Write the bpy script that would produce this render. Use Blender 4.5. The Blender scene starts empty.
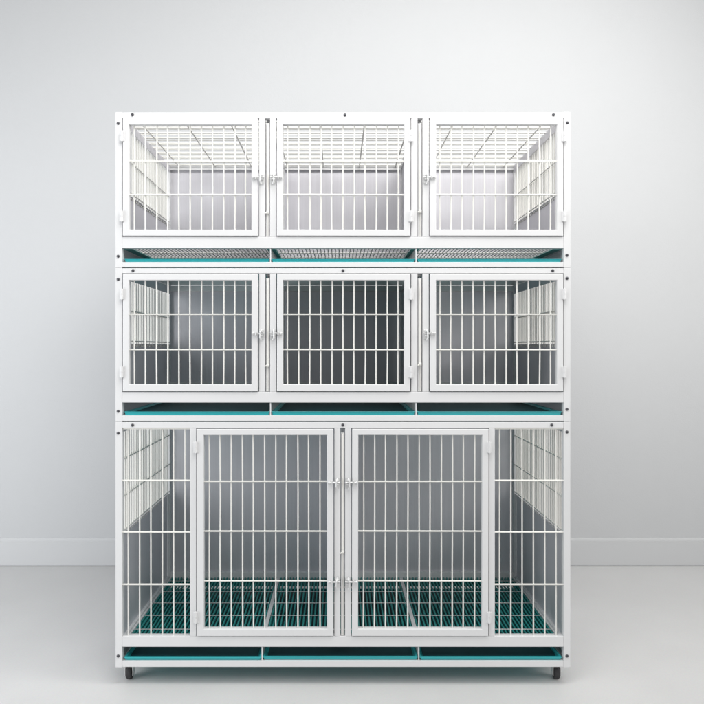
import bpy, bmesh, math, random
from mathutils import Vector, Matrix
random.seed(7)
S = 0.003                      # one pixel of the photograph on the cage's front plane, in metres
FLOOR = 686.0
CX = 343.0
def X(px): return (px - CX) * S
def Z(py): return (FLOOR - py) * S
DEPTH = 0.59
scene = bpy.context.scene
COL = scene.collection

# ------------------------------------------------------------------ materials
def new_mat(name):
    m = bpy.data.materials.new(name); m.use_nodes = True
    nt = m.node_tree
    return m, nt, nt.nodes['Principled BSDF']

def coated(name, col, rough=0.4, var=0.03, bump=0.02, scale=900, metallic=0.0, spec=0.5, dirt=0.0, dirtcol=None):
    m, nt, b = new_mat(name)
    N, L = nt.nodes, nt.links
    tc = N.new('ShaderNodeTexCoord')
    n1 = N.new('ShaderNodeTexNoise'); n1.inputs['Scale'].default_value = 6; n1.inputs['Detail'].default_value = 6
    L.new(tc.outputs['Object'], n1.inputs['Vector'])
    mx = N.new('ShaderNodeMix'); mx.data_type = 'RGBA'
    mx.inputs['A'].default_value = tuple(c * (1 - var) for c in col) + (1,)
    mx.inputs['B'].default_value = tuple(min(1, c * (1 + var)) for c in col) + (1,)
    L.new(n1.outputs['Fac'], mx.inputs['Factor'])
    out = mx.outputs['Result']
    if dirt > 0:
        n3 = N.new('ShaderNodeTexNoise'); n3.inputs['Scale'].default_value = 23; n3.inputs['Detail'].default_value = 10
        n3.inputs['Roughness'].default_value = 0.7
        L.new(tc.outputs['Object'], n3.inputs['Vector'])
        r = N.new('ShaderNodeMapRange'); r.inputs['From Min'].default_value = 0.55; r.inputs['From Max'].default_value = 0.8
        r.inputs['To Max'].default_value = dirt
        L.new(n3.outputs['Fac'], r.inputs['Value'])
        m2 = N.new('ShaderNodeMix'); m2.data_type = 'RGBA'
        L.new(r.outputs['Result'], m2.inputs['Factor']); L.new(out, m2.inputs['A'])
        m2.inputs['B'].default_value = tuple(dirtcol) + (1,)
        out = m2.outputs['Result']
    L.new(out, b.inputs['Base Color'])
    b.inputs['Metallic'].default_value = metallic
    b.inputs['Specular IOR Level'].default_value = spec
    rr = N.new('ShaderNodeMapRange'); rr.inputs['To Min'].default_value = rough - 0.06; rr.inputs['To Max'].default_value = rough + 0.08
    L.new(n1.outputs['Fac'], rr.inputs['Value']); L.new(rr.outputs['Result'], b.inputs['Roughness'])
    n2 = N.new('ShaderNodeTexNoise'); n2.inputs['Scale'].default_value = scale; n2.inputs['Detail'].default_value = 2
    L.new(tc.outputs['Object'], n2.inputs['Vector'])
    bp = N.new('ShaderNodeBump'); bp.inputs['Strength'].default_value = bump * 5; bp.inputs['Distance'].default_value = 0.0006
    L.new(n2.outputs['Fac'], bp.inputs['Height']); L.new(bp.outputs['Normal'], b.inputs['Normal'])
    return m

M_WHITE = coated('white_powder_coat', (0.73, 0.73, 0.735), 0.38, 0.02, 0.03, 700, dirt=0.10, dirtcol=(0.62, 0.60, 0.56))
M_WIRE  = coated('cream_wire_coat', (0.78, 0.77, 0.73), 0.35, 0.04, 0.02, 500)
M_SHEET = coated('grey_steel_sheet', (0.50, 0.505, 0.56), 0.40, 0.10, 0.02, 300, metallic=0.3, dirt=0.25, dirtcol=(0.44, 0.44, 0.46))
def sheet_mat():
    m, nt, b = new_mat('grey_steel_sheet'); N, L = nt.nodes, nt.links
    tc = N.new('ShaderNodeTexCoord')
    mp = N.new('ShaderNodeMapping'); mp.inputs['Scale'].default_value = (260, 260, 3); L.new(tc.outputs['Object'], mp.inputs['Vector'])
    st = N.new('ShaderNodeTexNoise'); st.inputs['Scale'].default_value = 1; st.inputs['Detail'].default_value = 5; L.new(mp.outputs['Vector'], st.inputs['Vector'])
    sm = N.new('ShaderNodeTexNoise'); sm.inputs['Scale'].default_value = 5.5; sm.inputs['Detail'].default_value = 8; sm.inputs['Distortion'].default_value = 0.6
    L.new(tc.outputs['Object'], sm.inputs['Vector'])
    a = N.new('ShaderNodeMix'); a.data_type = 'RGBA'; a.inputs['A'].default_value = (0.668, 0.655, 0.70, 1); a.inputs['B'].default_value = (0.765, 0.755, 0.79, 1)
    L.new(sm.outputs['Fac'], a.inputs['Factor'])
    c = N.new('ShaderNodeMix'); c.data_type = 'RGBA'; c.blend_type = 'MULTIPLY'; c.inputs['Factor'].default_value = 0.16
    L.new(a.outputs['Result'], c.inputs['A']); L.new(st.outputs['Fac'], c.inputs['B'])
    L.new(c.outputs['Result'], b.inputs['Base Color'])
    b.inputs['Metallic'].default_value = 0.25
    rg = N.new('ShaderNodeMapRange'); rg.inputs['From Min'].default_value = 0.3; rg.inputs['From Max'].default_value = 0.7
    rg.inputs['To Min'].default_value = 0.30; rg.inputs['To Max'].default_value = 0.52
    L.new(sm.outputs['Fac'], rg.inputs['Value']); L.new(rg.outputs['Result'], b.inputs['Roughness'])
    bp = N.new('ShaderNodeBump'); bp.inputs['Strength'].default_value = 0.25; bp.inputs['Distance'].default_value = 0.004
    wv = N.new('ShaderNodeTexNoise'); wv.inputs['Scale'].default_value = 3.0; wv.inputs['Detail'].default_value = 1; L.new(tc.outputs['Object'], wv.inputs['Vector'])
    L.new(wv.outputs['Fac'], bp.inputs['Height']); L.new(bp.outputs['Normal'], b.inputs['Normal'])
    return m
M_SHEET = sheet_mat()
M_TRAY_SHADE = coated('painted_tray_shade', (0.012, 0.060, 0.072), 0.5, 0.2, 0.04, 300)  # dark colour standing in for the shade inside the trays
M_TEAL  = coated('teal_plastic', (0.035, 0.42, 0.45), 0.34, 0.08, 0.02, 400)
M_SLAT  = coated('dark_teal_plastic', (0.015, 0.26, 0.245), 0.42, 0.12, 0.02, 400)
M_SCREW = coated('dark_screw_steel', (0.10, 0.10, 0.11), 0.38, 0.1, 0.02, 300, metallic=0.8)
M_ZINC  = coated('zinc_latch_metal', (0.72, 0.72, 0.72), 0.3, 0.05, 0.02, 300, metallic=0.35)
M_BLACK = coated('black_rubber', (0.03, 0.03, 0.032), 0.6, 0.1, 0.05, 300)
M_WALL  = coated('painted_wall', (0.575, 0.583, 0.592), 0.85, 0.012, 0.05, 180, spec=0.2)
M_SKIRT = coated('skirting_paint', (0.60, 0.607, 0.615), 0.65, 0.015, 0.03, 200)

def floor_mat():
    m, nt, b = new_mat('pale_floor')
    N, L = nt.nodes, nt.links
    tc = N.new('ShaderNodeTexCoord')
    n = N.new('ShaderNodeTexNoise'); n.inputs['Scale'].default_value = 2.2; n.inputs['Detail'].default_value = 9; n.inputs['Roughness'].default_value = 0.65
    L.new(tc.outputs['Object'], n.inputs['Vector'])
    n2 = N.new('ShaderNodeTexNoise'); n2.inputs['Scale'].default_value = 160; n2.inputs['Detail'].default_value = 4
    L.new(tc.outputs['Object'], n2.inputs['Vector'])
    cr = N.new('ShaderNodeMix'); cr.data_type = 'RGBA'
    cr.inputs['A'].default_value = (0.60, 0.595, 0.59, 1); cr.inputs['B'].default_value = (0.72, 0.72, 0.715, 1)
    L.new(n.outputs['Fac'], cr.inputs['Factor'])
    c2 = N.new('ShaderNodeMix'); c2.data_type = 'RGBA'; c2.blend_type = 'MULTIPLY'; c2.inputs['Factor'].default_value = 0.12
    L.new(cr.outputs['Result'], c2.inputs['A']); L.new(n2.outputs['Color'], c2.inputs['B'])
    L.new(c2.outputs['Result'], b.inputs['Base Color'])
    b.inputs['Roughness'].default_value = 0.42
    mr = N.new('ShaderNodeMapRange'); mr.inputs['To Min'].default_value = 0.32; mr.inputs['To Max'].default_value = 0.55
    L.new(n.outputs['Fac'], mr.inputs['Value']); L.new(mr.outputs['Result'], b.inputs['Roughness'])
    bp = N.new('ShaderNodeBump'); bp.inputs['Strength'].default_value = 0.12; bp.inputs['Distance'].default_value = 0.001
    L.new(n2.outputs['Fac'], bp.inputs['Height']); L.new(bp.outputs['Normal'], b.inputs['Normal'])
    return m
M_FLOOR = floor_mat()

# ------------------------------------------------------------------ mesh helpers
class MB:
    def __init__(self): self.bm = bmesh.new()
    def box(self, x0, x1, y0, y1, z0, z1, bev=0.0008, seg=2):
        t = bmesh.new()
        vs = [t.verts.new((x, y, z)) for x in (min(x0,x1), max(x0,x1)) for y in (min(y0,y1), max(y0,y1)) for z in (min(z0,z1), max(z0,z1))]
        for f in ((0,1,3,2),(4,6,7,5),(0,4,5,1),(2,3,7,6),(0,2,6,4),(1,5,7,3)):
            t.faces.new([vs[i] for i in f])
        t.normal_update()
        d = min(abs(x1-x0), abs(y1-y0), abs(z1-z0))
        if bev > 0:
            bmesh.ops.bevel(t, geom=list(t.edges), offset=min(bev, d*0.3), segments=seg, affect='EDGES', profile=0.5)
        self._merge(t, smooth=False)
    def _merge(self, t, smooth=False):
        mp = {}
        for v in t.verts: mp[v] = self.bm.verts.new(v.co)
        for f in t.faces:
            nf = self.bm.faces.new([mp[v] for v in f.verts]); nf.smooth = smooth or f.smooth
        t.free()
    def rod(self, a, b, r, n=8, cap=True, r2=None):
        a, b = Vector(a), Vector(b); r2 = r if r2 is None else r2
        d = (b - a).normalized()
        u = d.cross(Vector((0, 0, 1)))
        if u.length < 1e-4: u = Vector((1, 0, 0))
        u.normalize(); w = d.cross(u)
        ra = [self.bm.verts.new(a + (u*math.cos(2*math.pi*i/n) + w*math.sin(2*math.pi*i/n))*r) for i in range(n)]
        rb = [self.bm.verts.new(b + (u*math.cos(2*math.pi*i/n) + w*math.sin(2*math.pi*i/n))*r2) for i in range(n)]
        for i in range(n):
            f = self.bm.faces.new((ra[i], ra[(i+1) % n], rb[(i+1) % n], rb[i])); f.smooth = True
        if cap:
            self.bm.faces.new([self.bm.verts.new(v.co) for v in reversed(ra)]); self.bm.faces.new([self.bm.verts.new(v.co) for v in rb])
    def wire(self, pts, r, n=8):
        for a, b in zip(pts[:-1], pts[1:]): self.rod(a, b, r, n, cap=(len(pts) == 2))
        for p in pts:
            t = bmesh.new(); bmesh.ops.create_uvsphere(t, u_segments=8, v_segments=6, radius=r*1.01)
            for v in t.verts: v.co += Vector(p)
            self._merge(t, True)
    def lathe(self, c, axis, prof, n=20):
        # prof: list of (distance along axis, radius)
        c = Vector(c); d = Vector(axis).normalized()
        u = d.cross(Vector((0, 0, 1)))
        if u.length < 1e-4: u = Vector((1, 0, 0))
        u.normalize(); w = d.cross(u)
        rings = []
        for (h, r) in prof:
            rings.append([self.bm.verts.new(c + d*h + (u*math.cos(2*math.pi*i/n) + w*math.sin(2*math.pi*i/n))*max(r, 1e-5)) for i in range(n)])
        for A, B in zip(rings[:-1], rings[1:]):
            for i in range(n):
                f = self.bm.faces.new((A[i], A[(i+1) % n], B[(i+1) % n], B[i])); f.smooth = True
        self.bm.faces.new([self.bm.verts.new(v.co) for v in reversed(rings[0])]); self.bm.faces.new([self.bm.verts.new(v.co) for v in rings[-1]])
    def build(self, name, mat, parent=None, label=None):
        bmesh.ops.recalc_face_normals(self.bm, faces=list(self.bm.faces))
        # centre the mesh on its own origin
        if self.bm.verts:
            mn = Vector([min(v.co[i] for v in self.bm.verts) for i in range(3)])
            mxx = Vector([max(v.co[i] for v in self.bm.verts) for i in range(3)])
            c = (mn + mxx) / 2
        else: c = Vector((0, 0, 0))
        for v in self.bm.verts: v.co -= c
        me = bpy.data.meshes.new(name); self.bm.to_mesh(me); self.bm.free()
        me.materials.append(mat)
        o = bpy.data.objects.new(name, me); COL.objects.link(o)
        place(o, c, parent)
        if label: o['label'] = label
        return o

WPOS = {}
def place(o, wpos, parent):
    WPOS[o.name] = Vector(wpos)
    if parent is not None:
        o.parent = parent
        o.location = Vector(wpos) - WPOS[parent.name]
    else:
        o.location = wpos

def thing(name, label, cat, loc, group=None):
    o = bpy.data.objects.new(name, None); COL.objects.link(o)
    o.empty_display_size = 0.1
    o.location = loc; WPOS[o.name] = Vector(loc)
    o['label'] = label; o['category'] = cat
    if group: o['group'] = group
    return o

def jit(a): return random.uniform(-a, a)

# ------------------------------------------------------------------ setting
WALL_Y = 1.10
def build_setting():
    m = MB(); m.box(-5, 5, WALL_Y, WALL_Y + 0.15, -0.02, 4.2, 0)
    for n_ in M_WALL.node_tree.nodes:
        if n_.type == 'BUMP': n_.inputs['Distance'].default_value = 0.0015; n_.inputs['Strength'].default_value = 0.35
    w = m.build('wall', M_WALL); w['kind'] = 'structure'
    s = MB()
    s.box(-5, 5, WALL_Y - 0.008, WALL_Y - 0.0005, 0.003, 0.112, 0.0)
    # softly moulded top of the skirting
    bm = s.bm
    prof = [(WALL_Y-0.008, 0.1125), (WALL_Y-0.0076, 0.119), (WALL_Y-0.0062, 0.125), (WALL_Y-0.0045, 0.129), (WALL_Y-0.0005, 0.130)]
    prof += [(WALL_Y-0.0005, 0.1125)]
    A = [bm.verts.new((-5, y, z)) for y, z in prof]; B = [bm.verts.new((5, y, z)) for y, z in prof]
    n = len(prof)
    for i in range(n): bm.faces.new((A[i], A[(i+1) % n], B[(i+1) % n], B[i]))
    bm.faces.new(A); bm.faces.new(list(reversed(B)))
    k = s.build('skirting_board', M_SKIRT, w)
    f = MB(); f.box(-5, 5, -5, WALL_Y + 0.1, -0.06, 0.0, 0)
    fl = f.build('floor', M_FLOOR); fl['kind'] = 'structure'
build_setting()

# ------------------------------------------------------------------ cage parts
YF0, YF1 = 0.0, 0.022           # front frame depth
TB = 0.020

def make_screw_mesh():
    m = MB()
    m.lathe((0, 0, 0), (0, -1, 0), [(0, 0.0046), (0.0012, 0.0046), (0.0024, 0.0034), (0.0029, 0.0016)], 18)
    m.box(-0.0026, 0.0026, -0.0032, -0.0026, -0.0005, 0.0005, 0)
    m.box(-0.0005, 0.0005, -0.00325, -0.00255, -0.0026, 0.0026, 0)
    bmesh.ops.recalc_face_normals(m.bm, faces=list(m.bm.faces))
    me = bpy.data.meshes.new('screw'); m.bm.to_mesh(me); m.bm.free(); me.materials.append(M_SCREW)
    return me
SCREW = make_screw_mesh()
def screw(px, py, parent, y=0.0):
    o = bpy.data.objects.new('screw', SCREW); COL.objects.link(o)
    o.rotation_euler.y = random.uniform(0, 3)
    place(o, (X(px), y, Z(py)), parent)

def hinge(px, py0, py1, door, side):
    """small barrel hinge bridging the gap at px; side=-1: post lies to the left"""
    m = MB()
    z0, z1 = Z(py1), Z(py0); x = X(px); h = (z1 - z0)
    m.box(x - 0.0075, x + 0.0075, -0.0068, -0.0042, z0, z1, 0.0008)
    for a, b in ((0.0, 0.49), (0.51, 1.0)):
        m.rod((x, -0.0075, z0 + h*a), (x, -0.0075, z0 + h*b), 0.0038, 14)
    m.rod((x, -0.0075, z0 - 0.002), (x, -0.0075, z1 + 0.002), 0.0018, 10)
    return m.build('hinge', M_WHITE, door)

def latch(px, py, door, side):
    """side=-1: the post lies to the left of the gap at px (door to the right)."""
    m = MB(); x = X(px); z = Z(py); s = side
    # striker plate on the post
    m.box(x + s*0.003, x + s*0.0165, -0.0030, -0.0002, z - 0.017, z + 0.012, 0.0008)
    # two cheeks holding the pin
    m.box(x + s*0.0035, x + s*0.014, -0.0105, -0.0028, z + 0.0035, z + 0.0075, 0.001)
    m.box(x + s*0.0035, x + s*0.014, -0.0105, -0.0028, z - 0.0080, z - 0.0040, 0.001)
    # spring bolt reaching over the gap
    m.rod((x + s*0.018, -0.009, z), (x - s*0.014, -0.009, z), 0.0026, 12)
    m.lathe((x - s*0.013, -0.009, z), (-s, 0, 0), [(0, 0.0026), (0.001, 0.0044), (0.004, 0.0044), (0.005, 0.003)], 14)
    # thumb lever hanging down and keeper eye on the door
    m.wire([(x + s*0.009, -0.0105, z + 0.011), (x + s*0.007, -0.016, z + 0.004), (x + s*0.006, -0.017, z - 0.012), (x + s*0.009, -0.014, z - 0.020)], 0.0022, 10)
    m.box(x - s*0.0045, x - s*0.0085, -0.0125, -0.0042, z - 0.0055, z + 0.0055, 0.001)
    return m.build('latch', M_ZINC, door)

def door(root, x0, x1, y0, y1, ix0, ix1, iy0, iy1, bars, hbars, hinge_px, hinge_ys, latch_px, latch_ys, latch_side, label=None):
    g = 0.0003
    m = MB()
    a, b, c, d = X(x0) + 0.0009, X(x1) - 0.0009, Z(y1) + 0.0009, Z(y0) - 0.0009
    ia, ib, ic, id_ = X(ix0), X(ix1), Z(iy1), Z(iy0)
    yd0, yd1 = -0.004, 0.016
    # mitred square tube frame
    bm = m.bm
    def ring(y, o): # o: outer inset
        out = [(a+o, y, c+o), (b-o, y, c+o), (b-o, y, d-o), (a+o, y, d-o)]
        inn = [(ia-o, y, ic-o), (ib+o, y, ic-o), (ib+o, y, id_+o), (ia-o, y, id_+o)]
        return [bm.verts.new(p) for p in out], [bm.verts.new(p) for p in inn]
    bv = 0.0014
    layers = [ring(yd0, bv), ring(yd0 + bv*0.35, bv*0.35), ring(yd0 + bv, 0), ring(yd1 - bv, 0), ring(yd1, bv)]
    for (o1, i1), (o2, i2) in zip(layers[:-1], layers[1:]):
        for k in range(4):
            f = bm.faces.new((o1[k], o1[(k+1) % 4], o2[(k+1) % 4], o2[k]))
            f = bm.faces.new((i1[(k+1) % 4], i1[k], i2[k], i2[(k+1) % 4]))
    for o1, i1 in (layers[0], layers[-1]):
        for k in range(4): bm.faces.new((o1[k], o1[(k+1) % 4], i1[(k+1) % 4], i1[k]))
    D = m.build('door', M_WHITE, root, label)
    w = MB()
    yb = 0.0075
    for bx in bars:
        x = X(bx) + jit(0.0005); k = jit(0.0009)
        z0, z1 = ic - 0.004, id_ + 0.004
        w.wire([(x, yb, z0), (x + k + jit(0.0006), yb + jit(0.0006), z0 + (z1 - z0)*random.uniform(0.28, 0.42)), (x + k*0.6 + jit(0.0006), yb + jit(0.0006), z0 + (z1 - z0)*random.uniform(0.6, 0.76)), (x + k, yb, z1)], 0.00215, 10)
    for hy in hbars:
        w.rod((ia - 0.004, yb - 0.0044, Z(hy) + jit(0.0004)), (ib + 0.004, yb - 0.0044, Z(hy) + jit(0.0006)), 0.0024, 10)
        for bx in bars:       # weld beads
            w.lathe((X(bx), yb - 0.0030, Z(hy) - 0.0030), (0, 0, 1), [(0, 0.0006), (0.0012, 0.0022), (0.0048, 0.0022), (0.006, 0.0006)], 8)
    w.build('door_bars', M_WIRE, D)
    D.rotation_euler.y = random.choice((-1, 1)) * random.uniform(0.0004, 0.0014)
    for hp in hinge_ys: hinge(hinge_px, hp[0], hp[1], D, 0)
    for ly in latch_ys: latch(latch_px, ly, D, latch_side)
    return D

def side_panel(root, sgn, ztop, zbot, zsolid, ysheet_open=False, cross=()):
    """lattice above, grey sheet below. sgn=-1 left side, +1 right side"""
    xo = X(115.5) if sgn < 0 else X(570.5)
    xi = xo + (0.018 if sgn < 0 else -0.018)
    m = MB()
    # rails between front post and back post
    ya, yb = YF1 + 0.0004, DEPTH - TB - 0.0004
    m.box(xo, xi, ya, yb, ztop - 0.018, ztop, 0.001)
    P = m.build('side_panel', M_WHITE, root)
    m = MB(); m.box(xo, xi, ya, yb, zbot, zbot + 0.016, 0.001); m.build('bottom_rail', M_WHITE, P)
    m = MB(); m.box(xi, xi + (0.0018 if sgn < 0 else -0.0018), ya + 0.001, yb - 0.001, ztop - 0.031, ztop - 0.004, 0.0004); m.build('rail_shade_strip', M_SHEET, P)  # grey strip standing in for shade on the rail's inner face
    xm = (xo + xi) / 2
    s = MB()
    s.box(xm - 0.001, xm + 0.001, ya + 0.001, yb - 0.001, zbot + 0.0155, zsolid, 0.0004)
    xin = xm - sgn*0.001
    s.box(xin, xin - sgn*0.006, ya + 0.001, yb - 0.001, zsolid, zsolid + 0.0022, 0.0004)   # folded lip
    s.build('side_sheet', M_SHEET, P)
    w = MB()
    n = 29
    zt, zb = ztop - 0.016, zsolid - 0.006
    for i in range(n):
        y = ya + 0.012 + (yb - ya - 0.024) * i / (n - 1) + jit(0.0006)
        k = jit(0.001)
        w.rod((xm - sgn*0.003, y, zb), (xm - sgn*0.003 + k*0.5, y + k, zt), 0.0025, 8)
    for z in cross:
        w.rod((xm - sgn*0.0005 + sgn*0.006, ya - 0.002, z), (xm + sgn*0.0055, yb + 0.002, z), 0.0024, 8)
        w.rod((xm - sgn*0.0075, ya - 0.002, z - 0.0), (xm - sgn*0.0075, yb + 0.002, z), 0.0020, 8)
    w.rod((xm - sgn*0.007, ya, zsolid + 0.010), (xm - sgn*0.007, yb, zsolid + 0.010), 0.0024, 8)
    w.build('wire_grille', M_WIRE, P)

def wire_floor(root, xa, xb, z, mat, name, pitch=0.0115, r=0.0017, label=None, crosses=6):
    m = MB()
    ya, yb = YF1 + 0.002, DEPTH - 0.010
    n = int((xb - xa - 0.008) / pitch)
    for i in range(n + 1):
        x = xa + 0.004 + (xb - xa - 0.008) * i / n
        m.rod((x, ya, z + jit(0.0004)), (x + jit(0.0008), yb, z + jit(0.0004)), r, 6)
    for j in range(crosses):
        y = ya + 0.012 + (yb - ya - 0.024) * j / (crosses - 1)
        m.rod((xa + 0.001, y, z - r - 0.0018), (xb - 0.001, y, z - r - 0.0018), 0.0022, 8)
    return m.build(name, mat, root, label)

def frame_common(m, top, rail_top_bot, door_bot, slot_top, slot_bot, bottom, uprights, foot=0.0012):
    """front posts/rails, back posts/rails, all in pixels of the front plane"""
    xl, xr = X(115.5), X(570.5)
    pw = 6.6 * S
    zt, zb = Z(top), Z(bottom)
    # corner posts (front and back), full height
    for x0, x1 in ((xl, xl + pw), (xr - pw, xr)):
        m.box(x0, x1, YF0, YF1, zb - foot, zt, 0.0012)
        m.box(x0, x1, DEPTH - TB, DEPTH, zb - foot, zt, 0.0012)
    a, b = xl + pw, xr - pw
    e = 0.0002
    m.box(a + e, b - e, YF0 + 0.0006, YF1, Z(rail_top_bot), zt - 0.0008, 0.0012)            # top rail
    m.box(a + e, b - e, YF0 + 0.0006, YF1, Z(slot_top), Z(door_bot), 0.0012)                 # rail over the tray slot
    m.box(a + e, b - e, YF0 + 0.0006, YF1, zb + 0.0010, Z(slot_bot), 0.0012)                 # bottom rail
    # back rails
    m.box(a + e, b - e, DEPTH - TB, DEPTH - 0.0006, zt - 0.022, zt - 0.0008, 0.001)
    m.box(a + e, b - e, DEPTH - TB, DEPTH - 0.0006, Z(slot_top), Z(door_bot), 0.001)
    m.box(a + e, b - e, DEPTH - TB, DEPTH - 0.0006, zb + 0.001, Z(slot_bot), 0.001)
    for (p0, p1, zz0, zz1) in uprights:
        m.box(X(p0), X(p1), YF0 + 0.0012, YF1 - 0.0006, Z(zz1) + e, Z(zz0) - e, 0.0012)
    # lower side rails of the tray bay
    for x0, x1 in ((xl + 0.001, xl + 0.016), (xr - 0.016, xr - 0.001)):
        m.box(x0, x1, YF1 + e, DEPTH - TB - e, zb + 0.001, Z(slot_bot), 0.001)

def bay_cheeks(root, slot_top, slot_bot, cuts):
    """thin plates between the trays and the closed sides of the tray bay"""
    for c in cuts:
        m = MB(); m.box(X(c) - 0.0016, X(c) + 0.0016, 0.003, DEPTH - TB - 0.001, Z(slot_bot) + 0.0003, Z(slot_top) - 0.0010, 0.0005)
        m.build('tray_guide', M_WHITE, root)
    ed = [X(123.0) + 0.007] + [X(c) for c in cuts] + [X(563.0) - 0.007]
    for c in ed:
        m = MB(); m.box(c - 0.0125, c + 0.0125, YF1 + 0.002, DEPTH - TB - 0.001, Z(slot_top) - 0.0006, Z(slot_top) + 0.0028, 0.0006)
        m.build('tray_runner', M_SLAT, root)
    for sgn, xx in ((-1, X(115.5) + 0.004), (1, X(570.5) - 0.004)):
        m = MB(); m.box(xx - 0.001, xx + 0.001, YF1 + 0.001, DEPTH - TB - 0.001, Z(slot_bot) + 0.0002, Z(slot_top) + 0.010, 0.0004)
        m.build('bay_cheek', M_SHEET, root)

def centre_gap(root, pa, pb, top, bot, joint, first=True):
    """recessed strip, draw rod and dark slot between two neighbouring door posts"""
    m = MB()
    xa, xb = X(pa), X(pb)
    m.box(xa + 0.0018, xb - 0.0018, 0.0070, 0.0140, Z(bot) + 0.001, Z(top) - 0.014, 0.0008)
    m.build('gap_strip', M_WHITE, root)
    r = MB()
    xc = (xa + xb)/2 + 0.0006
    r.rod((xc, 0.0030, Z(joint)), (xc, 0.0030, Z(top) - 0.016), 0.0030, 12)
    r.rod((xc, 0.0050, Z(bot) + 0.002), (xc, 0.0050, Z(joint)), 0.0014, 10)
    r.lathe((xc, 0.0030, Z(joint) - 0.006), (0, 0, 1), [(0, 0.003), (0.001, 0.0045), (0.009, 0.0045), (0.010, 0.003)], 12)
    r.rod((xc, 0.006, Z(joint)), (xc - 0.008, -0.003, Z(joint) - 0.004), 0.0017, 8)
    r.build('draw_rod', M_WIRE, root)

def divider(root, px, top, bot):
    m = MB()
    x = X(px)
    m.box(x - 0.0012, x + 0.0012, YF1 + 0.001, DEPTH - TB - 0.001, Z(bot) + 0.002, Z(top) - 0.024, 0.0004)
    D = m.build('divider_panel', M_SHEET, root)
    r = MB()
    r.box(x - 0.006, x + 0.006, YF1 + 0.0006, DEPTH - TB - 0.0006, Z(top) - 0.0235, Z(top) - 0.006, 0.001)
    r.box(x - 0.006, x + 0.006, DEPTH - TB - 0.018, DEPTH - TB - 0.002, Z(bot) + 0.002, Z(top) - 0.0237, 0.001)
    r.build('divider_frame', M_WHITE, D)

def back_panel(root, top, bot, fold=None):
    m = MB()
    m.box(X(118), X(568), DEPTH - 0.0065, DEPTH - 0.0045, Z(bot) - 0.004, Z(top) - 0.018, 0.0004)
    if fold: 
        m.box(X(124), X(562), DEPTH - 0.012, DEPTH - 0.0068, Z(bot) + 0.001, Z(bot) + fold, 0.001)
    return m.build('back_panel', M_SHEET, root)

CAGES = 'stacked cage units'
XL, XR = 115.5, 570.5

def small_tier(T, off_door, slot0, slot1, bottom, label, hb, hinges, lat, joint, roof, screws):
    """T = top pixel row. off_door: (door top, door bottom, inner top, inner bottom)"""
    root = thing('cage', label, 'cage', (X(CX), DEPTH/2, Z(bottom)), CAGES)
    dt, db, it, ib = off_door
    f = MB()
    ups = [(259.0, 265.2, dt - 0.5, db + 0.5), (270.0, 276.0, dt - 0.5, db + 0.5), (411.3, 417.6, dt - 0.5, db + 0.5), (422.6, 428.9, dt - 0.5, db + 0.5)]
    frame_common(f, T, dt - 0.5, db + 0.5, slot0, slot1, bottom, ups)
    f.build('frame', M_WHITE, root)
    door(root, 122.9, 258.2, dt, db, 129.3, 251.7, it, ib, [133.7 + 11.2*k for k in range(11)], hb, 122.5, hinges, 258.6, [lat], 1)
    door(root, 276.8, 410.6, dt, db, 283.2, 404.2, it, ib, [287.5 + 11.1*k for k in range(11)], hb, 410.9, hinges, 276.4, [lat], -1)
    door(root, 429.6, 563.2, dt, db, 436.0, 556.8, it, ib, [440.3 + 11.1*k for k in range(11)], hb, 563.6, hinges, 429.2, [lat], -1)
    zs = Z(db) + 47*S
    for sgn in (-1, 1):
        side_panel(root, sgn, Z(T) - 0.001, Z(slot0) + 0.001, zs, cross=[zs + (Z(T) - 0.02 - zs)*0.50])
    back_panel(root, T, slot0)
    divider(root, 267.6, T, slot0 - 3); divider(root, 420.1, T, slot0 - 3)
    centre_gap(root, 265.2, 270.0, dt - 0.5, db + 0.5, joint); centre_gap(root, 417.6, 422.6, dt - 0.5, db + 0.5, joint - 1)
    bay_cheeks(root, slot0, slot1, (270.4, 416.3))
    wire_floor(root, X(123), X(563), Z(slot0) + 0.008, M_WIRE, 'floor_grille')
    if roof:
        w = MB()
        zr = Z(T) - 0.006
        ya, yb = YF1 + 0.001, DEPTH - TB - 0.001
        # rods run along the cage, a few cross rods carry them
        n = 20
        for i in range(n):
            y = ya + 0.014 + (yb - ya - 0.028) * i / (n - 1) + (0.005 if i % 2 else -0.005) + jit(0.002)
            w.rod((X(122), y, zr + jit(0.0008)), (X(564), y + jit(0.0025), zr + jit(0.0008)), 0.0030 if i % 2 else 0.0022, 8)
        for k in range(10):
            x = X(134 + 46.3*k)
            w.rod((x, ya - 0.001, zr - 0.0040), (x, yb + 0.001, zr - 0.0040), 0.0024, 8)
        w.build('roof_grille', M_WIRE, root)
    for (a, b) in screws: screw(a, b, root, y=0.0003)
    return root

small_tier(112.0, (118.4, 236.4, 125.0, 229.8), 248.0, 262.0, 267.4,
    'uppermost cage of the stack, bright inside under its wire roof, with three doors',
    (161.0, 194.5), ((131.5, 142.0), (211.5, 222.0)), 178.0, 212.0, True,
    [(132.5, 114.8), (118.2, 123.5), (118.2, 256.3), (345, 115.0), (553.5, 114.8), (567.4, 122.8), (567.0, 255.3)])
small_tier(267.9, (273.8, 391.4, 280.2, 384.4), 402.6, 415.5, 421.4,
    'middle cage of the white stack, three barred doors with a dark interior behind them',
    (314.3, 349.6), ((289.0, 299.5), (366.5, 377.5)), 333.5, 365.0, False,
    [(133.0, 270.6), (118.2, 279.3), (118.2, 411.3), (343, 270.6), (552.8, 270.6), (567.0, 278.3), (567.0, 409.3)])

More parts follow.
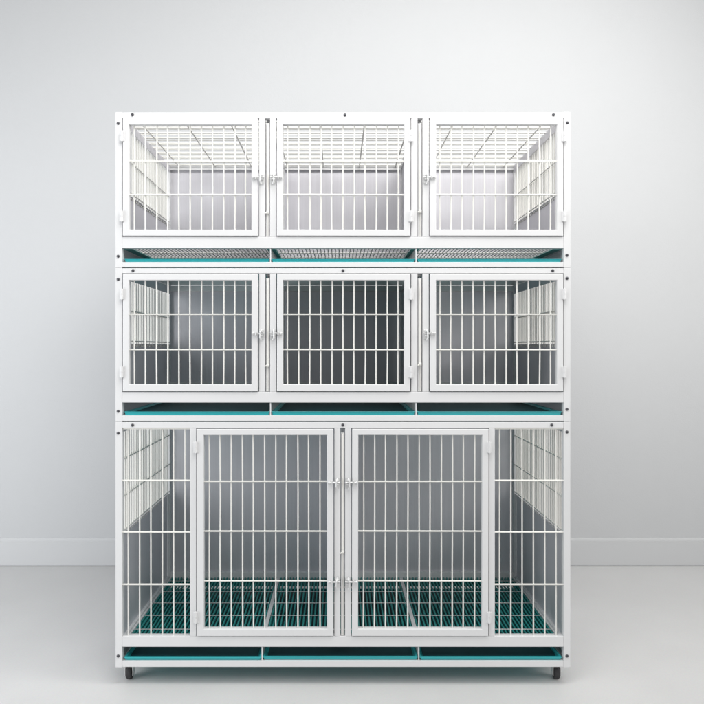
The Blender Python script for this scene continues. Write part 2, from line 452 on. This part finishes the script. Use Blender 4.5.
# ---- bottom cage
def big_tier():
    T, dt, db, it, ib = 421.9, 428.6, 636.0, 435.0, 628.6
    slot0, slot1, bottom = 647.0, 661.0, 667.5
    root = thing('cage', 'lowest and tallest cage of the stack, two wide doors between fixed barred panels', 'cage', (X(CX), DEPTH/2, Z(FLOOR)), CAGES)
    f = MB()
    a, b = dt - 0.5, db + 0.5
    ups = [(190.0, 196.0, a, b), (334.4, 340.3, a, b), (345.2, 351.2, a, b), (489.2, 495.0, a, b)]
    frame_common(f, T, a, b, slot0, slot1, bottom, ups, foot=0.0)
    f.build('frame', M_WHITE, root)
    door(root, 196.6, 333.8, dt, db, 204.0, 327.2, it, ib, [208.9 + 11.1*k for k in range(11)], (481.7, 531.4, 581.0), 196.2, ((441.5, 452.5), (611, 622)), 334.2, [482.0, 581.0], 1)
    door(root, 351.8, 488.6, dt, db, 358.2, 482.0, it, ib, [363.6 + 11.15*k for k in range(11)], (481.7, 531.4, 581.0), 488.9, ((441.5, 452.5), (611, 622)), 351.4, [482.0, 581.0], -1)
    for p0, p1, bars in ((122.1, 190.0, [127.4 + 11.4*k for k in range(6)]), (495.0, 563.9, [500.2 + 11.4*k for k in range(6)])):
        w = MB()
        for bx in bars:
            w.rod((X(bx), 0.0095, Z(b) - 0.003), (X(bx) + jit(0.0008), 0.0095, Z(a) + 0.003), 0.00215, 10)
        for hy in (480.8, 532.6, 585.0):
            w.rod((X(p0) - 0.003, 0.0050, Z(hy)), (X(p1) + 0.003, 0.0050, Z(hy)), 0.0026, 10)
            for bx in bars:
                w.lathe((X(bx), 0.0068, Z(hy) - 0.0030), (0, 0, 1), [(0, 0.0006), (0.0012, 0.0022), (0.0048, 0.0022), (0.006, 0.0006)], 8)
        # thin flat top edging
        w.box(X(p0) + 0.0004, X(p1) - 0.0004, 0.003, 0.018, Z(a) - 0.0042, Z(a) - 0.0003, 0.0008)
        w.build('fixed_front_bars', M_WIRE, root)
    zs = Z(536.0)
    for sgn in (-1, 1):
        side_panel(root, sgn, Z(T) - 0.001, Z(slot0) + 0.001, zs, cross=[Z(460.5), Z(498.0)])
    back_panel(root, T, slot0, fold=0.022)
    divider(root, 342.7, T, slot0 - 3)
    centre_gap(root, 340.3, 345.2, a, b, 552.0)
    bay_cheeks(root, slot0, slot1, (262.0, 419.0))
    zf = Z(slot0) + 0.008
    # teal slatted floor panels with pale steel strips between them
    for p0, p1 in ((124.5, 259.0), (264.0, 416.5), (421.5, 561.5)):
        m = MB()
        ya, yb = YF1 + 0.004, DEPTH - 0.012
        xa, xb = X(p0), X(p1)
        n = int((xb - xa) / 0.0118)
        for i in range(n + 1):
            x = xa + 0.003 + (xb - xa - 0.006) * i / n
            m.box(x - 0.0026, x + 0.0026, ya + 0.007, yb - 0.007, zf - 0.006, zf + 0.003, 0.0012, 1)
        m.box(xa, xb, ya, ya + 0.0068, zf - 0.008, zf + 0.0034, 0.001); m.box(xa, xb, yb - 0.0068, yb, zf - 0.008, zf + 0.0020, 0.001)
        m.box(xa + 0.001, xb - 0.001, DEPTH - TB - 0.060, yb - 0.0072, zf - 0.0095, zf - 0.0065, 0.0004)  # plate added below the rear slats to make their gaps dark
        F = m.build('slatted_floor', M_SLAT, root, 'teal slatted floor panel')
        w = MB()
        for j in range(5):
            y = ya + 0.07 + (yb - ya - 0.12) * j / 4
            w.rod((xa + 0.001, y, zf + 0.0046), (xb - 0.001, y, zf + 0.0046), 0.0014, 8)
        w.build('cross_wire', M_ZINC, F)
    for c, hw in ((261.5, 0.0062), (419.0, 0.0062), (122.9, 0.0035), (563.2, 0.0035)):
        s = MB(); s.box(X(c) - hw, X(c) + hw, YF1 + 0.001, DEPTH - TB - 0.001, zf - 0.006, zf + 0.0042, 0.0012)
        s.build('floor_strip', M_WHITE, root)
    for (p, q) in [(132.5, 425.2), (118.2, 433.2), (118.2, 656.0), (342.8, 425.0), (551.8, 425.0), (567.0, 432.0), (567.0, 656.0)]:
        screw(p, q, root, y=0.0003)
    # swivel castors
    zb = Z(bottom)
    for x in (X(125), X(561)):
        for y in (0.045, DEPTH - 0.045):
            m = MB()
            m.box(x - 0.016, x + 0.016, y - 0.016, y + 0.016, zb - 0.0032, zb - 0.0002, 0.0008)
            m.lathe((x, y, zb - 0.0105), (0, 0, 1), [(0, 0.010), (0.002, 0.013), (0.0068, 0.013), (0.0072, 0.010)], 20)
            for sx in (-1, 1):
                m.box(x + sx*0.0105, x + sx*0.0125, y - 0.009, y + 0.013, 0.012, zb - 0.0085, 0.0007)
            m.box(x - 0.0125, x + 0.0125, y - 0.009, y + 0.013, zb - 0.0115, zb - 0.0092, 0.0006)
            m.rod((x - 0.014, y + 0.003, 0.0195), (x + 0.014, y + 0.003, 0.0195), 0.0028, 10)
            c = m.build('castor', M_ZINC, root)
            w = MB()
            w.lathe((x - 0.009, y + 0.003, 0.0198), (1, 0, 0), [(0, 0.012), (0.001, 0.0185), (0.004, 0.0197), (0.014, 0.0197), (0.017, 0.0185), (0.018, 0.012)], 28)
            w.build('wheel', M_BLACK, c)
    return root
big_tier()

# ---- trays (top-level: they slide out)
def tray(xa, xb, z, front_h=0.011, side_h=0.0105):
    m = MB(); bm = m.bm
    ya, yb = 0.004, DEPTH - TB - 0.004
    t = 0.0018; lip = 0.005
    # profile: outer lip, wall, floor; built as nested rectangles
    def rect(x0, x1, y0, y1, zz): return [bm.verts.new(p) for p in ((x0, y0, zz), (x1, y0, zz), (x1, y1, zz), (x0, y1, zz))]
    h = side_h
    loops = [rect(xa+lip, xb-lip, ya+0.002, yb-lip, z),
             rect(xa+0.003, xb-0.003, ya+0.0004, yb-0.003, z+0.002),
             rect(xa+0.0022, xb-0.0022, ya, yb-0.002, z+h-0.003),
             rect(xa, xb, ya-0.002, yb, z+h-0.0026),
             rect(xa, xb, ya-0.002, yb, z+h-0.0008),
             rect(xa+0.0006, xb-0.0006, ya-0.0014, yb-0.0006, z+h),
             rect(xa+0.0048, xb-0.0048, ya+0.0030, yb-0.0046, z+h),
             rect(xa+0.0056, xb-0.0056, ya+0.0038, yb-0.0054, z+h-0.001),
             rect(xa+0.0075, xb-0.0075, ya+0.0055, yb-0.0075, z+0.0034),
             rect(xa+0.0105, xb-0.0105, ya+0.0085, yb-0.0105, z+0.0022)]
    for A, B in zip(loops[:-1], loops[1:]):
        for k in range(4): bm.faces.new((A[k], A[(k+1) % 4], B[(k+1) % 4], B[k]))
    bm.faces.new(loops[0]); bm.faces.new(loops[-1])
    return m
slots = [('uppermost', 262.0, (122.9, 270.4, 416.3, 563.2)), ('middle', 415.5, (122.9, 270.4, 416.3, 563.2)), ('lowest', 661.0, (122.9, 262.0, 419.0, 563.2))]
words = ('left-hand', 'centre', 'right-hand')
for kind, py, cuts in slots:
    for i in range(3):
        xa, xb = X(cuts[i]) + 0.003, X(cuts[i+1]) - 0.003
        z = Z(py) + 0.0006
        o = tray(xa, xb, z).build('pull_out_tray', M_TEAL)
        o['label'] = '%s shallow teal plastic tray in the slot below the %s cage' % (words[i], kind)
        o['category'] = 'tray'; o['group'] = 'pull-out trays under the cages'
        shd = MB(); shd.box(xa + 0.012, xb - 0.012, 0.014, DEPTH - TB - 0.016, z + 0.0026, z + 0.0050, 0.0005)  # dark sheet added on the tray floor as painted slot shade
        shd.build('tray_shade_sheet', M_TRAY_SHADE, o)
        o.location.y += (0.0, 0.002, 0.001)[i] ; o.rotation_euler.z = (0.0006, -0.0004, 0.0005)[i]

# ------------------------------------------------------------------ lights
def area(name, loc, target, sx, sy, power, col=(1, 1, 1), spread=180):
    d = bpy.data.lights.new(name, 'AREA'); d.shape = 'RECTANGLE'; d.size = sx; d.size_y = sy; d.energy = power; d.color = col
    d.spread = math.radians(spread)
    o = bpy.data.objects.new(name, d); COL.objects.link(o); o.location = loc
    o.rotation_euler = (Vector(target) - Vector(loc)).to_track_quat('-Z', 'Y').to_euler()
    return o
area('softbox_overhead', (0.45, -0.62, 2.75), (0.05, 0.50, 1.40), 2.4, 0.7, 40, (1, 0.99, 0.97), 170)
area('softbox_front', (0.9, -2.5, 2.9), (0.1, 0, 1.0), 1.5, 1.0, 20, (1, 0.995, 0.98))
area('low_fill', (1.0, -2.4, 0.7), (-0.2, 0.5, 0.4), 1.2, 0.8, 2.0, (1, 0.995, 0.98), 100)  # added fill without a known source, brightens the bottom cage inside
area('softbox_side', (-2.3, -0.9, 1.2), (-0.6, 1.0, 0.8), 1.4, 2.2, 42, (0.95, 0.975, 1))
area('softbox_right', (2.5, -0.6, 1.7), (0.6, 0.7, 1.2), 1.0, 1.4, 16, (1, 0.99, 0.97), 140)
w = bpy.data.worlds.new('World'); scene.world = w; w.use_nodes = True
bg = w.node_tree.nodes['Background']; bg.inputs[0].default_value = (0.96, 0.98, 1.0, 1); bg.inputs[1].default_value = 0.23

# ------------------------------------------------------------------ camera
VPX, VPY = 338.0, 347.0
DIST = 2.0
cd = bpy.data.cameras.new('camera'); cam = bpy.data.objects.new('camera', cd); COL.objects.link(cam)
cam.location = (X(VPX), -DIST, Z(VPY)); cam.rotation_euler = (math.radians(90), 0, 0)
cd.sensor_width = 36; cd.lens = 36 * DIST / (704 * S)
cd.shift_x = (352 - VPX) / 704; cd.shift_y = -(352 - VPY) / 704
cd.clip_start = 0.05; cd.clip_end = 100
scene.camera = cam
scene.view_settings.view_transform = 'Standard'; scene.view_settings.look = 'None'
scene.view_settings.gamma = 1; scene.view_settings.exposure = 0
scene.render.resolution_x = 1024; scene.render.resolution_y = 1024
